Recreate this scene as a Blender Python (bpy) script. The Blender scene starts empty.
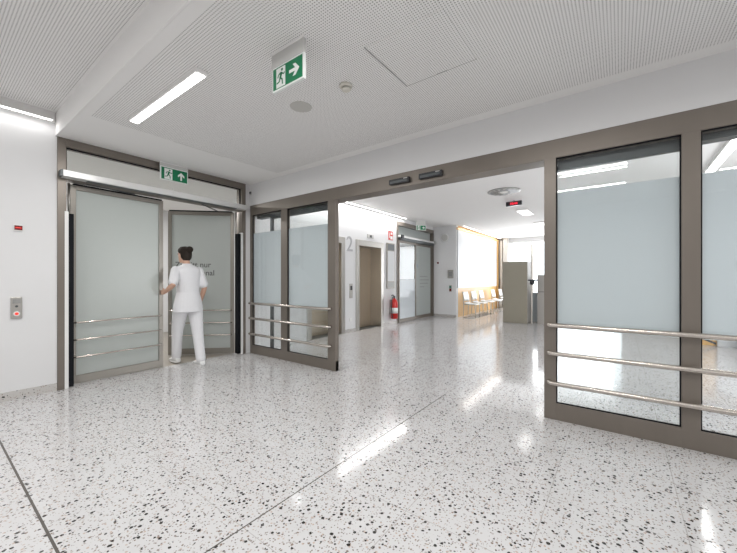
import bpy, bmesh, math, random
from mathutils import Vector, Matrix, noise
random.seed(4)
S = bpy.context.scene
COL = S.collection
PI = math.pi

# ------------------------------------------------------------------ camera
cam_d = bpy.data.cameras.new('camera')
cam = bpy.data.objects.new('camera', cam_d); COL.objects.link(cam)
cam_d.sensor_fit = 'HORIZONTAL'; cam_d.sensor_width = 36
cam_d.lens = 337.7 * 36 / 737
cam_d.shift_y = 2.5 / 737
cam_d.clip_start = 0.02
cam.location = (0, 0, 1.25)
cam.rotation_euler = (PI / 2, 0, math.radians(36.677))
S.camera = cam

# ------------------------------------------------------------------ world, exposure
S.view_settings.view_transform = 'Standard'
S.view_settings.look = 'None'
S.view_settings.gamma = 1
S.view_settings.use_curve_mapping = False
S.view_settings.exposure = -0.08
W = bpy.data.worlds.new('overcast'); S.world = W; W.use_nodes = True
bgn = W.node_tree.nodes['Background']
bgn.inputs[0].default_value = (0.90, 0.95, 1.0, 1); bgn.inputs[1].default_value = 3.2

LAMP = 1.0     # overall strength of the room's lamps


def area(name, loc, sx, sy, power, color=(1, .99, .975), rot=(0, 0, 0)):
    l = bpy.data.lights.new(name, 'AREA'); l.shape = 'RECTANGLE'; l.size = sx; l.size_y = sy
    l.energy = power * LAMP; l.color = color
    o = bpy.data.objects.new(name, l); COL.objects.link(o)
    o.location = loc; o.rotation_euler = rot
    return o


# daylight entering through the far lobby window
area('daylight_lobby', (-2.0, 15.05, 1.6), 3.6, 2.6, 135, (0.97, 0.98, 1.0), (-PI / 2, 0, 0))


area('added_lobby_fill', (3.2, 5.2, 1.35), 2.6, 1.3, 95, (0.98, 0.985, 1.0), (PI / 2, 0, PI / 2))  # added fill from an unseen side opening, raises the lobby brightness


# ------------------------------------------------------------------ materials
def newmat(name):
    m = bpy.data.materials.new(name); m.use_nodes = True
    nt = m.node_tree
    return m, nt, nt.nodes['Principled BSDF'], nt.nodes['Material Output']


def N(nt, typ, **kw):
    n = nt.nodes.new(typ)
    for k, v in kw.items():
        setattr(n, k, v)
    return n


def math_n(nt, op, a, b=None, c=None):
    n = nt.nodes.new('ShaderNodeMath'); n.operation = op
    for i, v in enumerate((a, b, c)):
        if v is None: continue
        if hasattr(v, 'is_linked') or hasattr(v, 'node'):
            nt.links.new(v, n.inputs[i])
        else:
            n.inputs[i].default_value = v
    return n.outputs[0]


def mix_c(nt, fac, a, b):
    n = nt.nodes.new('ShaderNodeMix'); n.data_type = 'RGBA'
    for s, v in ((0, fac), (6, a), (7, b)):
        if hasattr(v, 'node'): nt.links.new(v, n.inputs[s])
        else:
            n.inputs[s].default_value = v if s == 0 else (v[0], v[1], v[2], 1)
    return n.outputs[2]


def pmat(name, col, rough=0.5, metal=0.0, spec=0.5, var=0.0, vscale=8, coat=0, bump=0.0, stretch=None):
    m, nt, p, out = newmat(name)
    p.inputs['Roughness'].default_value = rough
    p.inputs['Metallic'].default_value = metal
    p.inputs['Specular IOR Level'].default_value = spec
    p.inputs['Coat Weight'].default_value = coat
    geo = N(nt, 'ShaderNodeNewGeometry')
    vec = geo.outputs['Position']
    if stretch:
        vm = N(nt, 'ShaderNodeVectorMath', operation='MULTIPLY')
        nt.links.new(vec, vm.inputs[0]); vm.inputs[1].default_value = stretch
        vec = vm.outputs[0]
    no = N(nt, 'ShaderNodeTexNoise'); no.inputs['Scale'].default_value = vscale; no.inputs['Detail'].default_value = 3
    nt.links.new(vec, no.inputs['Vector'])
    c2 = [max(0, c * (1 - var)) for c in col]
    nt.links.new(mix_c(nt, no.outputs[0], col, c2), p.inputs['Base Color'])
    if bump:
        b = N(nt, 'ShaderNodeBump'); b.inputs['Strength'].default_value = bump; b.inputs['Distance'].default_value = 0.002
        nt.links.new(no.outputs[0], b.inputs['Height']); nt.links.new(b.outputs[0], p.inputs['Normal'])
    return m


def emat(name, col, strength):
    m, nt, p, out = newmat(name)
    p.inputs['Base Color'].default_value = (*col, 1)
    p.inputs['Emission Color'].default_value = (*col, 1)
    p.inputs['Emission Strength'].default_value = strength
    return m


def terrazzo(name, joints=True, base=(0.63, 0.625, 0.63), k=1.0):
    m, nt, p, out = newmat(name)
    geo = N(nt, 'ShaderNodeNewGeometry')
    sep = N(nt, 'ShaderNodeSeparateXYZ'); nt.links.new(geo.outputs['Position'], sep.inputs[0])
    # irregular chip outlines
    dn = N(nt, 'ShaderNodeTexNoise'); dn.inputs['Scale'].default_value = 110; dn.inputs['Detail'].default_value = 1
    nt.links.new(geo.outputs['Position'], dn.inputs['Vector'])
    sc = N(nt, 'ShaderNodeVectorMath', operation='MULTIPLY_ADD')
    nt.links.new(dn.outputs['Color'], sc.inputs[0]); sc.inputs[1].default_value = (0.007,) * 3
    nt.links.new(geo.outputs['Position'], sc.inputs[2])
    cl = N(nt, 'ShaderNodeTexNoise'); cl.inputs['Scale'].default_value = 3.0; cl.inputs['Detail'].default_value = 4
    nt.links.new(geo.outputs['Position'], cl.inputs['Vector'])
    col = mix_c(nt, cl.outputs[0], base, [c * 0.93 for c in base])
    layers = [(60, 0.55, 0.38, (0.42, 0.40, 0.385), (0.50, 0.40, 0.34)),
              (80, 0.50, 0.40, (0.22, 0.21, 0.205), (0.34, 0.26, 0.21)),
              (56, 0.34, 0.38, (0.10, 0.10, 0.10), (0.26, 0.20, 0.16)),
              (37, 0.55, 0.35, (0.008, 0.008, 0.01), (0.05, 0.045, 0.04))]
    for i, (scale, dens, rad, ca, cb) in enumerate(layers):
        v = N(nt, 'ShaderNodeTexVoronoi'); v.feature = 'F1'
        v.inputs['Scale'].default_value = scale * k
        off = N(nt, 'ShaderNodeVectorMath', operation='ADD')
        nt.links.new(sc.outputs[0], off.inputs[0]); off.inputs[1].default_value = (3.1 * i, 1.7 * i, 0.013)
        nt.links.new(off.outputs[0], v.inputs['Vector'])
        rs = N(nt, 'ShaderNodeSeparateColor'); nt.links.new(v.outputs['Color'], rs.inputs[0])
        present = math_n(nt, 'LESS_THAN', rs.outputs[0], dens)
        r = math_n(nt, 'MULTIPLY_ADD', rs.outputs[1], rad * 0.7, rad * 0.35)
        inside = math_n(nt, 'LESS_THAN', v.outputs['Distance'], r)
        mask = math_n(nt, 'MULTIPLY', present, inside)
        chip = mix_c(nt, rs.outputs[2], ca, cb)
        col = mix_c(nt, mask, col, chip)
    if joints:
        X, Y = sep.outputs[0], sep.outputs[1]
        def line(coord, at, w):
            d = math_n(nt, 'ABSOLUTE', math_n(nt, 'SUBTRACT', coord, at))
            return math_n(nt, 'LESS_THAN', d, w)
        def grid(coord, at, pitch, w):
            q = math_n(nt, 'PINGPONG', math_n(nt, 'SUBTRACT', coord, at - pitch * 40), pitch / 2)
            return math_n(nt, 'LESS_THAN', q, w)
        gx = grid(X, -1.52, 1.19 / 2, 0.0022)
        gx = math_n(nt, 'MULTIPLY', gx, math_n(nt, 'GREATER_THAN', X, -1.6))
        gy = grid(Y, 0.39, 1.19 / 2, 0.0018)
        g = math_n(nt, 'MAXIMUM', gx, gy)
        col = mix_c(nt, math_n(nt, 'MULTIPLY', g, 0.65), col, (0.33, 0.31, 0.29))
        dark = math_n(nt, 'MULTIPLY', line(X, -1.52, 0.0038), math_n(nt, 'LESS_THAN', Y, 3.45))
        dark = math_n(nt, 'MAXIMUM', dark, line(Y, 0.39, 0.006))
        col = mix_c(nt, dark, col, (0.09, 0.08, 0.07))
    nt.links.new(col, p.inputs['Base Color'])
    p.inputs['Roughness'].default_value = 0.10
    p.inputs['Specular IOR Level'].default_value = 0.5
    return m


def perforated(name, base):
    m, nt, p, out = newmat(name)
    geo = N(nt, 'ShaderNodeNewGeometry')
    sep = N(nt, 'ShaderNodeSeparateXYZ'); nt.links.new(geo.outputs['Position'], sep.inputs[0])
    pitch = 0.018
    def cell(c):
        q = math_n(nt, 'PINGPONG', math_n(nt, 'ADD', c, pitch * 1000), pitch / 2)
        q = math_n(nt, 'SUBTRACT', q, pitch / 2)
        return math_n(nt, 'MULTIPLY', q, q)
    d2 = math_n(nt, 'ADD', cell(sep.outputs[0]), cell(sep.outputs[1]))
    hole = math_n(nt, 'LESS_THAN', d2, 0.0042 ** 2)
    nt.links.new(mix_c(nt, hole, base, (0.27, 0.26, 0.25)), p.inputs['Base Color'])
    p.inputs['Roughness'].default_value = 0.8
    return m


def glassmat(name, tint=(0.965, 0.976, 0.974), refl=1.0):
    m, nt, p, out = newmat(name)
    nt.nodes.remove(p)
    tr = N(nt, 'ShaderNodeBsdfTransparent'); tr.inputs[0].default_value = (*tint, 1)
    gl = N(nt, 'ShaderNodeBsdfGlossy'); gl.inputs['Roughness'].default_value = 0.01
    lw = N(nt, 'ShaderNodeLayerWeight'); lw.inputs['Blend'].default_value = 0.5
    mx = N(nt, 'ShaderNodeMixShader')
    nt.links.new(math_n(nt, 'MULTIPLY_ADD', math_n(nt, 'POWER', lw.outputs['Facing'], 5.0), 0.9 * refl, 0.04 * refl), mx.inputs[0])
    nt.links.new(tr.outputs[0], mx.inputs[1]); nt.links.new(gl.outputs[0], mx.inputs[2])
    nt.links.new(mx.outputs[0], out.inputs[0])
    return m


def frostmat(name, col=(0.80, 0.86, 0.88), trans=0.15, transl=0.55, gloss=0.05, rough=0.03):
    """satin etched film: scatters light through and back, lets a little straight through"""
    m, nt, p, out = newmat(name)
    nt.nodes.remove(p)
    df = N(nt, 'ShaderNodeBsdfDiffuse'); df.inputs[0].default_value = (*col, 1)
    tl = N(nt, 'ShaderNodeBsdfTranslucent'); tl.inputs[0].default_value = (*col, 1)
    tr = N(nt, 'ShaderNodeBsdfTransparent'); tr.inputs[0].default_value = (*col, 1)
    gl = N(nt, 'ShaderNodeBsdfGlossy'); gl.inputs['Roughness'].default_value = rough
    a = N(nt, 'ShaderNodeMixShader'); a.inputs[0].default_value = transl
    nt.links.new(df.outputs[0], a.inputs[1]); nt.links.new(tl.outputs[0], a.inputs[2])
    b = N(nt, 'ShaderNodeMixShader'); b.inputs[0].default_value = trans
    nt.links.new(a.outputs[0], b.inputs[1]); nt.links.new(tr.outputs[0], b.inputs[2])
    c = N(nt, 'ShaderNodeMixShader'); c.inputs[0].default_value = gloss
    nt.links.new(b.outputs[0], c.inputs[1]); nt.links.new(gl.outputs[0], c.inputs[2])
    nt.links.new(c.outputs[0], out.inputs[0])
    return m


def woodmat(name, a, b):
    m, nt, p, out = newmat(name)
    geo = N(nt, 'ShaderNodeNewGeometry')
    vm = N(nt, 'ShaderNodeVectorMath', operation='MULTIPLY'); nt.links.new(geo.outputs['Position'], vm.inputs[0])
    vm.inputs[1].default_value = (14, 14, 1.2)
    no = N(nt, 'ShaderNodeTexNoise'); no.inputs['Scale'].default_value = 2.2; no.inputs['Detail'].default_value = 6
    nt.links.new(vm.outputs[0], no.inputs['Vector'])
    nt.links.new(mix_c(nt, no.outputs[0], a, b), p.inputs['Base Color'])
    p.inputs['Roughness'].default_value = 0.4
    return m


M = dict(
    wall=pmat('white_plaster', (0.76, 0.76, 0.765), 0.7, var=0.03, vscale=3),
    ceil=pmat('white_ceiling_paint', (0.90, 0.89, 0.88), 0.8, var=0.02, vscale=2),
    perf=perforated('perforated_ceiling', (0.90, 0.89, 0.88)),
    floor=terrazzo('terrazzo'),
    skirt=terrazzo('terrazzo_skirting', False, (0.58, 0.56, 0.54), 0.8),
    lino=pmat('taupe_linoleum', (0.30, 0.27, 0.23), 0.3, var=0.1, vscale=20),
    frame=pmat('bronze_anodised_aluminium', (0.215, 0.188, 0.162), 0.38, 0.4, var=0.08, vscale=12, stretch=(1, 1, .3)),
    frame2=pmat('champagne_aluminium', (0.30, 0.28, 0.25), 0.35, 0.6, var=0.06),
    steel=pmat('brushed_steel', (0.55, 0.53, 0.50), 0.28, 0.95, var=0.1, vscale=40, stretch=(1, 1, .04)),
    warmsteel=pmat('warm_brushed_steel', (0.60, 0.50, 0.38), 0.3, 0.8, var=0.12, vscale=40, stretch=(1, 1, .04)),
    rail=pmat('satin_rail_steel', (0.62, 0.57, 0.52), 0.25, 0.9, var=0.05),
    silver=pmat('silver_operator', (0.72, 0.72, 0.71), 0.35, 0.3, var=0.03),
    gasket=pmat('black_rubber', (0.010, 0.011, 0.014), 0.7, spec=0.15, var=0.2),
    darkgrey=pmat('dark_grey_metal', (0.10, 0.11, 0.115), 0.4, 0.4, var=0.1),
    glass=glassmat('clear_glass'),
    frost=frostmat('satin_film', (0.81, 0.848, 0.872), 0.004, 0.42, 0.05),
    frostd=frostmat('satin_door_glass', (0.62, 0.65, 0.635), 0.03, 0.50, 0.05, 0.3),
    light=emat('lamp_diffuser', (1, 0.99, 0.97), 6.0),
    light2=emat('dim_lamp_diffuser', (1, 0.99, 0.97), 1.2),
    white=pmat('white_plastic', (0.82, 0.82, 0.81), 0.35, var=0.02),
    offwhite=pmat('offwhite_plastic', (0.72, 0.69, 0.62), 0.4, var=0.03),
    grey=pmat('grey_plastic', (0.33, 0.33, 0.32), 0.4, var=0.05),
    hanger=pmat('pale_grey_hanger', (0.60, 0.595, 0.58), 0.5),
    lgrey=pmat('light_grey_paint', (0.55, 0.54, 0.52), 0.5, var=0.05),
    black=pmat('black_plastic', (0.02, 0.022, 0.026), 0.3, var=0.1),
    green=pmat('sign_green', (0.0, 0.19, 0.075), 0.35, var=0.03),
    signwhite=pmat('sign_white', (0.85, 0.88, 0.86), 0.35, var=0.02),
    red=pmat('signal_red', (0.62, 0.02, 0.015), 0.3, var=0.08),
    darkred=pmat('dark_red_display', (0.20, 0.01, 0.015), 0.15, var=0.2),
    led=emat('red_led', (1.0, 0.03, 0.06), 1.0),
    ledred=emat('red_button_glow', (1.0, 0.05, 0.03), 0.4),
    wood=woodmat('honey_oak', (0.80, 0.52, 0.22), (0.66, 0.38, 0.13)),
    beige=pmat('beige_laminate', (0.33, 0.305, 0.245), 0.45, var=0.05),
    counter=pmat('warm_grey_laminate', (0.42, 0.40, 0.375), 0.4, var=0.05),
    board=pmat('white_board', (0.60, 0.61, 0.62), 0.4, var=0.02),
    curtain=pmat('pale_curtain', (0.78, 0.74, 0.68), 0.8, var=0.1),
    bluegrey=pmat('blue_grey_panel', (0.42, 0.47, 0.52), 0.4, var=0.05),
    skin=pmat('skin', (0.62, 0.38, 0.28), 0.5, var=0.08, vscale=30),
    cloth=pmat('white_cotton', (0.78, 0.78, 0.80), 0.85, var=0.05, vscale=25, bump=0.3),
    hair=pmat('dark_hair', (0.035, 0.027, 0.022), 0.8, spec=0.15, var=0.3, vscale=60, bump=0.5),
    shoe=pmat('white_shoe', (0.75, 0.75, 0.74), 0.45, var=0.04),
    eye=pmat('eye_dark', (0.03, 0.02, 0.02), 0.2),
    lip=pmat('lip', (0.45, 0.16, 0.14), 0.5),
    text=pmat('grey_lettering', (0.14, 0.14, 0.14), 0.5),
    numgrey=pmat('pale_grey_number', (0.42, 0.42, 0.43), 0.5),
)


# ------------------------------------------------------------------ mesh helpers
class MB:
    def __init__(s): s.bm = bmesh.new()

    def box(s, x0, x1, y0, y1, z0, z1, mi=0):
        v = [s.bm.verts.new((x, y, z)) for x in (x0, x1) for y in (y0, y1) for z in (z0, z1)]
        for q in ((0, 1, 3, 2), (4, 6, 7, 5), (0, 4, 5, 1), (2, 3, 7, 6), (0, 2, 6, 4), (1, 5, 7, 3)):
            f = s.bm.faces.new([v[i] for i in q]); f.material_index = mi
        return s

    def tube(s, pts, r, n=12, caps=True):
        """round tube along a polyline; r a number or a list"""
        pts = [Vector(p) for p in pts]
        rs = r if isinstance(r, (list, tuple)) else [r] * len(pts)
        rings = []; prev = None
        for i, p in enumerate(pts):
            if i == 0: t = pts[1] - p
            elif i == len(pts) - 1: t = p - pts[i - 1]
            else: t = (pts[i + 1] - p).normalized() + (p - pts[i - 1]).normalized()
            t.normalize()
            if prev is None:
                a = t.orthogonal().normalized()
            else:
                a = (prev - t * prev.dot(t)).normalized()
            prev = a; b = t.cross(a)
            rings.append([s.bm.verts.new(p + (a * math.cos(2 * PI * k / n) + b * math.sin(2 * PI * k / n)) * rs[i]) for k in range(n)])
        for A, B in zip(rings, rings[1:]):
            for k in range(n):
                f = s.bm.faces.new((A[k], A[(k + 1) % n], B[(k + 1) % n], B[k])); f.smooth = True
        if caps:
            s.bm.faces.new(rings[0][::-1]); s.bm.faces.new(rings[-1])
        return s

    def lathe(s, c, prof, axis='z', n=32, sx=1, sy=1):
        """prof: (radius, height) list along the axis from c"""
        rings = []
        for r, h in prof:
            ring = []
            for k in range(n):
                a = 2 * PI * k / n; u, w = r * math.cos(a) * sx, r * math.sin(a) * sy
                p = {'z': (u, w, h), 'x': (h, u, w), 'y': (w, h, u)}[axis]
                ring.append(s.bm.verts.new(Vector(c) + Vector(p)))
            rings.append(ring)
        for A, B in zip(rings, rings[1:]):
            for k in range(n):
                f = s.bm.faces.new((A[k], A[(k + 1) % n], B[(k + 1) % n], B[k])); f.smooth = True
        s.bm.faces.new(rings[0][::-1]); s.bm.faces.new(rings[-1])
        return s

    def loft(s, secs, n=20, p=2.0):
        """secs: (centre, a, b[, side vector, front vector]) elliptical sections, closed ends"""
        rings = []
        for sec in secs:
            c, a, b = sec[:3]
            u = Vector(sec[3]) if len(sec) > 3 else Vector((1, 0, 0))
            w = Vector(sec[4]) if len(sec) > 4 else Vector((0, 1, 0))
            ring = []
            for k in range(n):
                t = 2 * PI * k / n; ct, st = math.cos(t), math.sin(t)
                ring.append(s.bm.verts.new(Vector(c) + u * a * math.copysign(abs(ct) ** (2 / p), ct) + w * b * math.copysign(abs(st) ** (2 / p), st)))
            rings.append(ring)
        for A, B in zip(rings, rings[1:]):
            for k in range(n):
                f = s.bm.faces.new((A[k], A[(k + 1) % n], B[(k + 1) % n], B[k])); f.smooth = True
        s.bm.faces.new(rings[0][::-1]); s.bm.faces.new(rings[-1])
        return s

    def ball(s, c, r, sx=1, sy=1, sz=1, u=16, v=10):
        m = Matrix.Translation(c) @ Matrix.Diagonal((r * sx, r * sy, r * sz, 1))
        g = bmesh.ops.create_uvsphere(s.bm, u_segments=u, v_segments=v, radius=1, matrix=m)
        for vv in g['verts']:
            for f in vv.link_faces: f.smooth = True
        return s

    def poly(s, pts, thick):
        """prism: outline pts (3-D) pushed along vector thick"""
        t = Vector(thick)
        A = [s.bm.verts.new(Vector(p)) for p in pts]; B = [s.bm.verts.new(Vector(p) + t) for p in pts]
        s.bm.faces.new(A[::-1]); s.bm.faces.new(B)
        n = len(A)
        for i in range(n): s.bm.faces.new((A[i], A[(i + 1) % n], B[(i + 1) % n], B[i]))
        return s

    def build(s, name, mat, parent=None, bevel=0, label=None, remesh=0, smooth_it=0, loc=None, seg=2):
        bmesh.ops.recalc_face_normals(s.bm, faces=s.bm.faces)
        me = bpy.data.meshes.new(name); s.bm.to_mesh(me); s.bm.free()
        o = bpy.data.objects.new(name, me); COL.objects.link(o)
        for m in (mat if isinstance(mat, (list, tuple)) else [mat]): me.materials.append(m)
        if remesh:
            r = o.modifiers.new('remesh', 'REMESH'); r.mode = 'VOXEL'; r.voxel_size = remesh; r.use_smooth_shade = True
            if smooth_it:
                sm = o.modifiers.new('smooth', 'SMOOTH'); sm.iterations = smooth_it; sm.factor = 0.5
        if bevel:
            b = o.modifiers.new('bevel', 'BEVEL'); b.width = bevel; b.segments = seg; b.limit_method = 'ANGLE'
        if parent: o.parent = parent
        if loc: o.location = loc
        if label: o['label'] = label
        return o


def tag(o, label=None, cat=None, group=None, kind=None):
    if label: o['label'] = label
    if cat: o['category'] = cat
    if group: o['group'] = group
    if kind: o['kind'] = kind
    return o


def empty(name, loc=(0, 0, 0), rz=0, parent=None):
    o = bpy.data.objects.new(name, None); COL.objects.link(o)
    o.location = loc; o.rotation_euler = (0, 0, rz); o.empty_display_size = 0.1
    if parent: o.parent = parent
    return o


def copy_tree(o, parent=None):
    c = o.copy(); COL.objects.link(c)
    if parent: c.parent = parent
    for ch in list(o.children): copy_tree(ch, c)
    return c


def text_obj(name, body, size, mat, parent, matrix, align='LEFT', extrude=0.0008, spacing=1.0, bold=0):
    cu = bpy.data.curves.new(name, 'FONT'); cu.body = body; cu.size = size; cu.align_x = align
    cu.extrude = extrude; cu.space_line = spacing; cu.offset = bold
    t = bpy.data.objects.new(name + '_tmp', cu); COL.objects.link(t)
    dg = bpy.context.evaluated_depsgraph_get()
    me = bpy.data.meshes.new_from_object(t.evaluated_get(dg))
    bpy.data.objects.remove(t)
    me.transform(matrix)
    me.materials.clear(); me.materials.append(mat)
    o = bpy.data.objects.new(name, me); COL.objects.link(o)
    if parent: o.parent = parent
    return o


def basis(xd, yd, zd, loc):
    m = Matrix.Identity(4)
    for i in range(3):
        m[i][0] = xd[i]; m[i][1] = yd[i]; m[i][2] = zd[i]; m[i][3] = loc[i]
    return m


def struct(mb, name, mat, label, cat='wall', **kw):
    o = mb.build(name, mat, **kw); tag(o, label, cat, kind='structure'); return o


XB = -5.06      # plane of the left wall (swing doors, lifts)
YA = 3.393      # front plane of the glazed partition
ZC = 2.846      # foyer ceiling
ZU = 3.10       # raised ceiling strip on the near side
ZL = 3.00       # lobby ceiling

# ================================================================== STRUCTURE
struct(MB().box(-5.20, 3.4, -3.4, 15.5, -0.12, 0), 'floor', M['floor'], 'polished speckled white terrazzo floor running through foyer and lobby', 'floor')
struct(MB().box(-8.6, -5.20, 0.2, 4.4, -0.12, 0.0), 'floor_corridor', M['lino'], 'taupe floor of the corridor behind the swing doors', 'floor')
struct(MB().box(-9.0, -5.20, 7.7, 11.5, -0.12, 0.0), 'floor_side_room', M['floor'], 'pale floor of the side room behind the lobby sliding door', 'floor')

# ceilings: plain margins and perforated fields
def ceiling(name, x0, x1, y0, y1, z, field, label):
    mb = MB(); fx0, fx1, fy0, fy1 = field
    for a in ((x0, x1, y0, fy0), (x0, x1, fy1, y1), (x0, fx0, fy0, fy1), (fx1, x1, fy0, fy1)):
        if a[1] - a[0] > 1e-4 and a[3] - a[2] > 1e-4: mb.box(a[0], a[1], a[2], a[3], z, z + 0.12)
    mb.box(fx0, fx1, fy0, fy1, z, z + 0.12, 1)
    return struct(mb, name, [M['ceil'], M['perf']], label, 'ceiling')
ceiling('ceiling', -5.2, 3.4, 0.95, YA + 0.2, ZC, (-4.15, 3.2, 1.03, 3.265), 'white perforated ceiling over the foyer in front of the glass partition')
ceiling('ceiling_raised', -5.2, 3.4, -3.4, 0.95, ZU, (-4.99, 3.2, -3.2, 0.915), 'raised perforated ceiling at the upper left of the photo')
struct(MB().box(-5.2, 3.4, YA + 0.2, 15.5, ZL, ZL + 0.12), 'ceiling_lobby', M['ceil'], 'smooth white ceiling of the lobby beyond the partition', 'ceiling')
struct(MB().box(-5.06, 3.4, 0.935, 0.949, ZC, ZU + 0.01), 'trim_1', M['ceil'], 'white step between the raised ceiling and the lower foyer ceiling', 'trim')
struct(MB().box(-8.6, -5.2, 0.2, 4.4, 2.86, 2.98), 'ceiling_corridor', M['ceil'], 'corridor ceiling behind the swing doors', 'ceiling')
struct(MB().box(-9.0, -5.2, 7.7, 11.5, 3.0, 3.12), 'ceiling_side_room', M['ceil'], 'ceiling of the side room behind the lobby sliding door', 'ceiling')

# left wall of the foyer
struct(MB().box(XB - 0.16, XB, -3.4, 0.95, 0, 3.2), 'wall_left', M['wall'], 'white wall at the left edge beside the swing doors', 'wall')
# lift wall with three openings
mb = MB()
for y0, y1, z0, z1 in ((3.32, 4.71, 0, 3.05), (4.71, 5.87, 2.2, 3.05), (5.87, 6.28, 0, 3.05), (6.28, 7.44, 2.2, 3.05),
                       (7.44, 8.12, 0, 3.05), (8.12, 10.46, 2.89, 3.05)):
    mb.box(XB - 0.16, XB, y0, y1, z0, z1)
struct(mb, 'wall_lobby_left', M['wall'], 'white lift wall of the lobby on the left', 'wall')
# return wall facing us and the waiting wall
struct(MB().box(-5.22, -4.27, 10.5, 10.66, 0, 3.05), 'wall_return', M['wall'], 'short pale grey wall piece between lobby sliding door and chairs', 'wall')
struct(MB().box(-4.43, -4.27, 10.66, 15.5, 0, 3.05), 'wall_waiting', M['wood'], 'honey-coloured wood panelled wall behind the waiting chairs', 'wall')
# bulkhead above the partition
struct(MB().box(XB, 3.4, YA, YA + 0.2, 2.49, 3.05), 'wall_front', M['wall'], 'white bulkhead above the glazed partition', 'wall')
struct(MB().box(2.40, 3.4, YA, YA + 0.2, 0, 2.49), 'wall_front_right', M['wall'], 'white wall at the right end of the glazed partition, outside the frame', 'wall')
struct(MB().box(3.3, 3.45, -3.4, 3.9, 0, 3.15).box(3.3, 3.45, 6.5, 15.5, 0, 3.15).box(3.3, 3.45, 3.9, 6.5, 0, .7).box(3.3, 3.45, 3.9, 6.5, 2.0, 3.15), 'wall_right', M['wall'], 'white wall closing foyer and lobby on the right', 'wall')  # opening on the lobby side is added for the extra fill light
struct(MB().box(-5.2, 3.4, -3.5, -3.35, 0, 3.15), 'wall_back', M['wall'], 'white wall behind the viewer', 'wall')
# far wall with windows
mb = MB().box(-4.43, 3.4, 15.3, 15.45, 0, 0.25).box(-4.43, 3.4, 15.3, 15.45, 2.85, 3.05).box(0.1, 3.4, 15.3, 15.45, .25, 2.85)
mb.box(-4.43, -4.0, 15.3, 15.45, .25, 2.85)
struct(mb, 'wall_far', M['wall'], 'far white wall of the lobby around the big window', 'wall')
wd = empty('window_1', (-1.95, 15.36, 0)); tag(wd, 'big bright window at the far end of the lobby', 'window', kind='structure')
mb = MB()
for x in (-2.02, 0.30, 2.02): mb.box(x - .03, x + .03, -.03, .03, .25, 2.85)
mb.box(-2.05, 2.05, -.03, .03, .25, .31).box(-2.05, 2.05, -.03, .03, 2.79, 2.85)
mb.build('window_frame', M['white'], wd)
MB().box(-2.05, 2.05, -.005, .005, .31, 2.79).build('window_pane', M['glass'], wd)
# corridor and side room shells
struct(MB().box(-8.75, -8.6, 0.2, 4.4, 0, 2.9).box(-8.6, -5.2, 0.05, 0.2, 0, 2.9).box(-8.6, -5.2, 4.4, 4.55, 0, 2.9), 'wall_corridor', M['wall'], 'walls of the corridor behind the swing doors', 'wall')
struct(MB().box(-9.1, -9.0, 7.7, 11.5, 0, .9).box(-9.1, -9.0, 7.7, 11.5, 2.5, 3.05).box(-9.1, -9.0, 7.7, 8.2, .9, 2.5).box(-9.1, -9.0, 9.5, 9.7, .9, 2.5).box(-9.1, -9.0, 11.2, 11.5, .9, 2.5)
       .box(-9.0, -5.22, 7.55, 7.7, 0, 3.05).box(-9.0, -5.22, 11.5, 11.65, 0, 3.05), 'wall_side_room', M['wall'], 'walls and window openings of the side room', 'wall')
# skirtings
struct(MB().box(XB, XB + .012, -3.35, .948, 0, .085), 'baseboard_left', M['skirt'], 'speckled terrazzo skirting under the left wall', 'skirting')
struct(MB().box(-5.06, -4.27, 10.488, 10.5, 0, .08), 'baseboard_return', M['skirt'], 'speckled skirting under the short grey wall', 'skirting')
struct(MB().box(XB, XB + .012, 5.87, 6.28, 0, .08), 'baseboard_lift', M['skirt'], 'skirting between the two lifts', 'skirting')
struct(MB().box(XB, XB + .012, 7.44, 8.12, 0, .08), 'baseboard_extinguisher', M['skirt'], 'skirting under the fire extinguisher', 'skirting')
struct(MB().box(XB, XB + .03, -3.35, .93, 2.99, ZU), 'trim_2', M['ceil'], 'white cove profile at the top of the left wall', 'trim')
# pier and curtain at the far corner
struct(MB().box(-4.02, -3.84, 15.05, 15.3, 0, 3.0), 'trim_3', M['curtain'], 'pale pier at the left of the far window', 'pier')

# ================================================================== GLAZED PARTITION (door_2)
d2 = empty('door_2', (-1.8, YA, 0)); tag(d2, 'wide bronze-framed glass sliding door partition between foyer and lobby', 'sliding door', kind='structure')
def part(mb, name, mat, parent, bevel=0, label=None):
    """mesh given in world coordinates, parented with its origin kept"""
    o = mb.build(name, mat, None, bevel, label)
    loc = Vector((0, 0, 0)); q = parent
    while q: loc += Vector(q.location); q = q.parent
    o.data.transform(Matrix.Translation(-loc)); o.parent = parent
    return o
F = M['frame']
part(MB().box(-5.03, 2.40, YA, YA + .21, 2.325, 2.49), 'header', F, d2, .003)
part(MB().box(-5.03, -3.08, YA, YA + .06, 0.0, .14), 'bottom_rail', F, d2, .003)
part(MB().box(-0.55, 2.40, YA, YA + .06, 0.0, .148), 'bottom_rail', F, d2, .003)
for x0, x1 in ((-5.03, -4.976), (-4.225, -4.08), (-3.228, -3.08), (-0.55, -0.455), (.365, .47), (1.30, 1.405), (2.3, 2.40)):
    part(MB().box(x0, x1, YA - .001, YA + .06, 0.0, 2.33), 'post', F, d2, .003)
for x0, x1, zb in ((-4.976, -4.225, .14), (-4.08, -3.228, .14), (-.455, .365, .148), (.47, 1.30, .148), (1.405, 2.3, .148)):
    g = part(MB().box(x0, x1, YA + .026, YA + .034, zb, 2.325), 'glass_pane', M['glass'], d2)
    k = .008
    part(MB().box(x0, x0 + k, YA + .012, YA + .026, zb, 2.325).box(x1 - k, x1, YA + .012, YA + .026, zb, 2.325)
         .box(x0, x1, YA + .012, YA + .026, zb, zb + k).box(x0, x1, YA + .012, YA + .026, 2.325 - k, 2.325), 'gasket', M['gasket'], d2)
    part(MB().box(x0 + .001, x1 - .001, YA + .0345, YA + .0355, .81, 2.02), 'privacy_film', M['frost'], d2)
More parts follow.
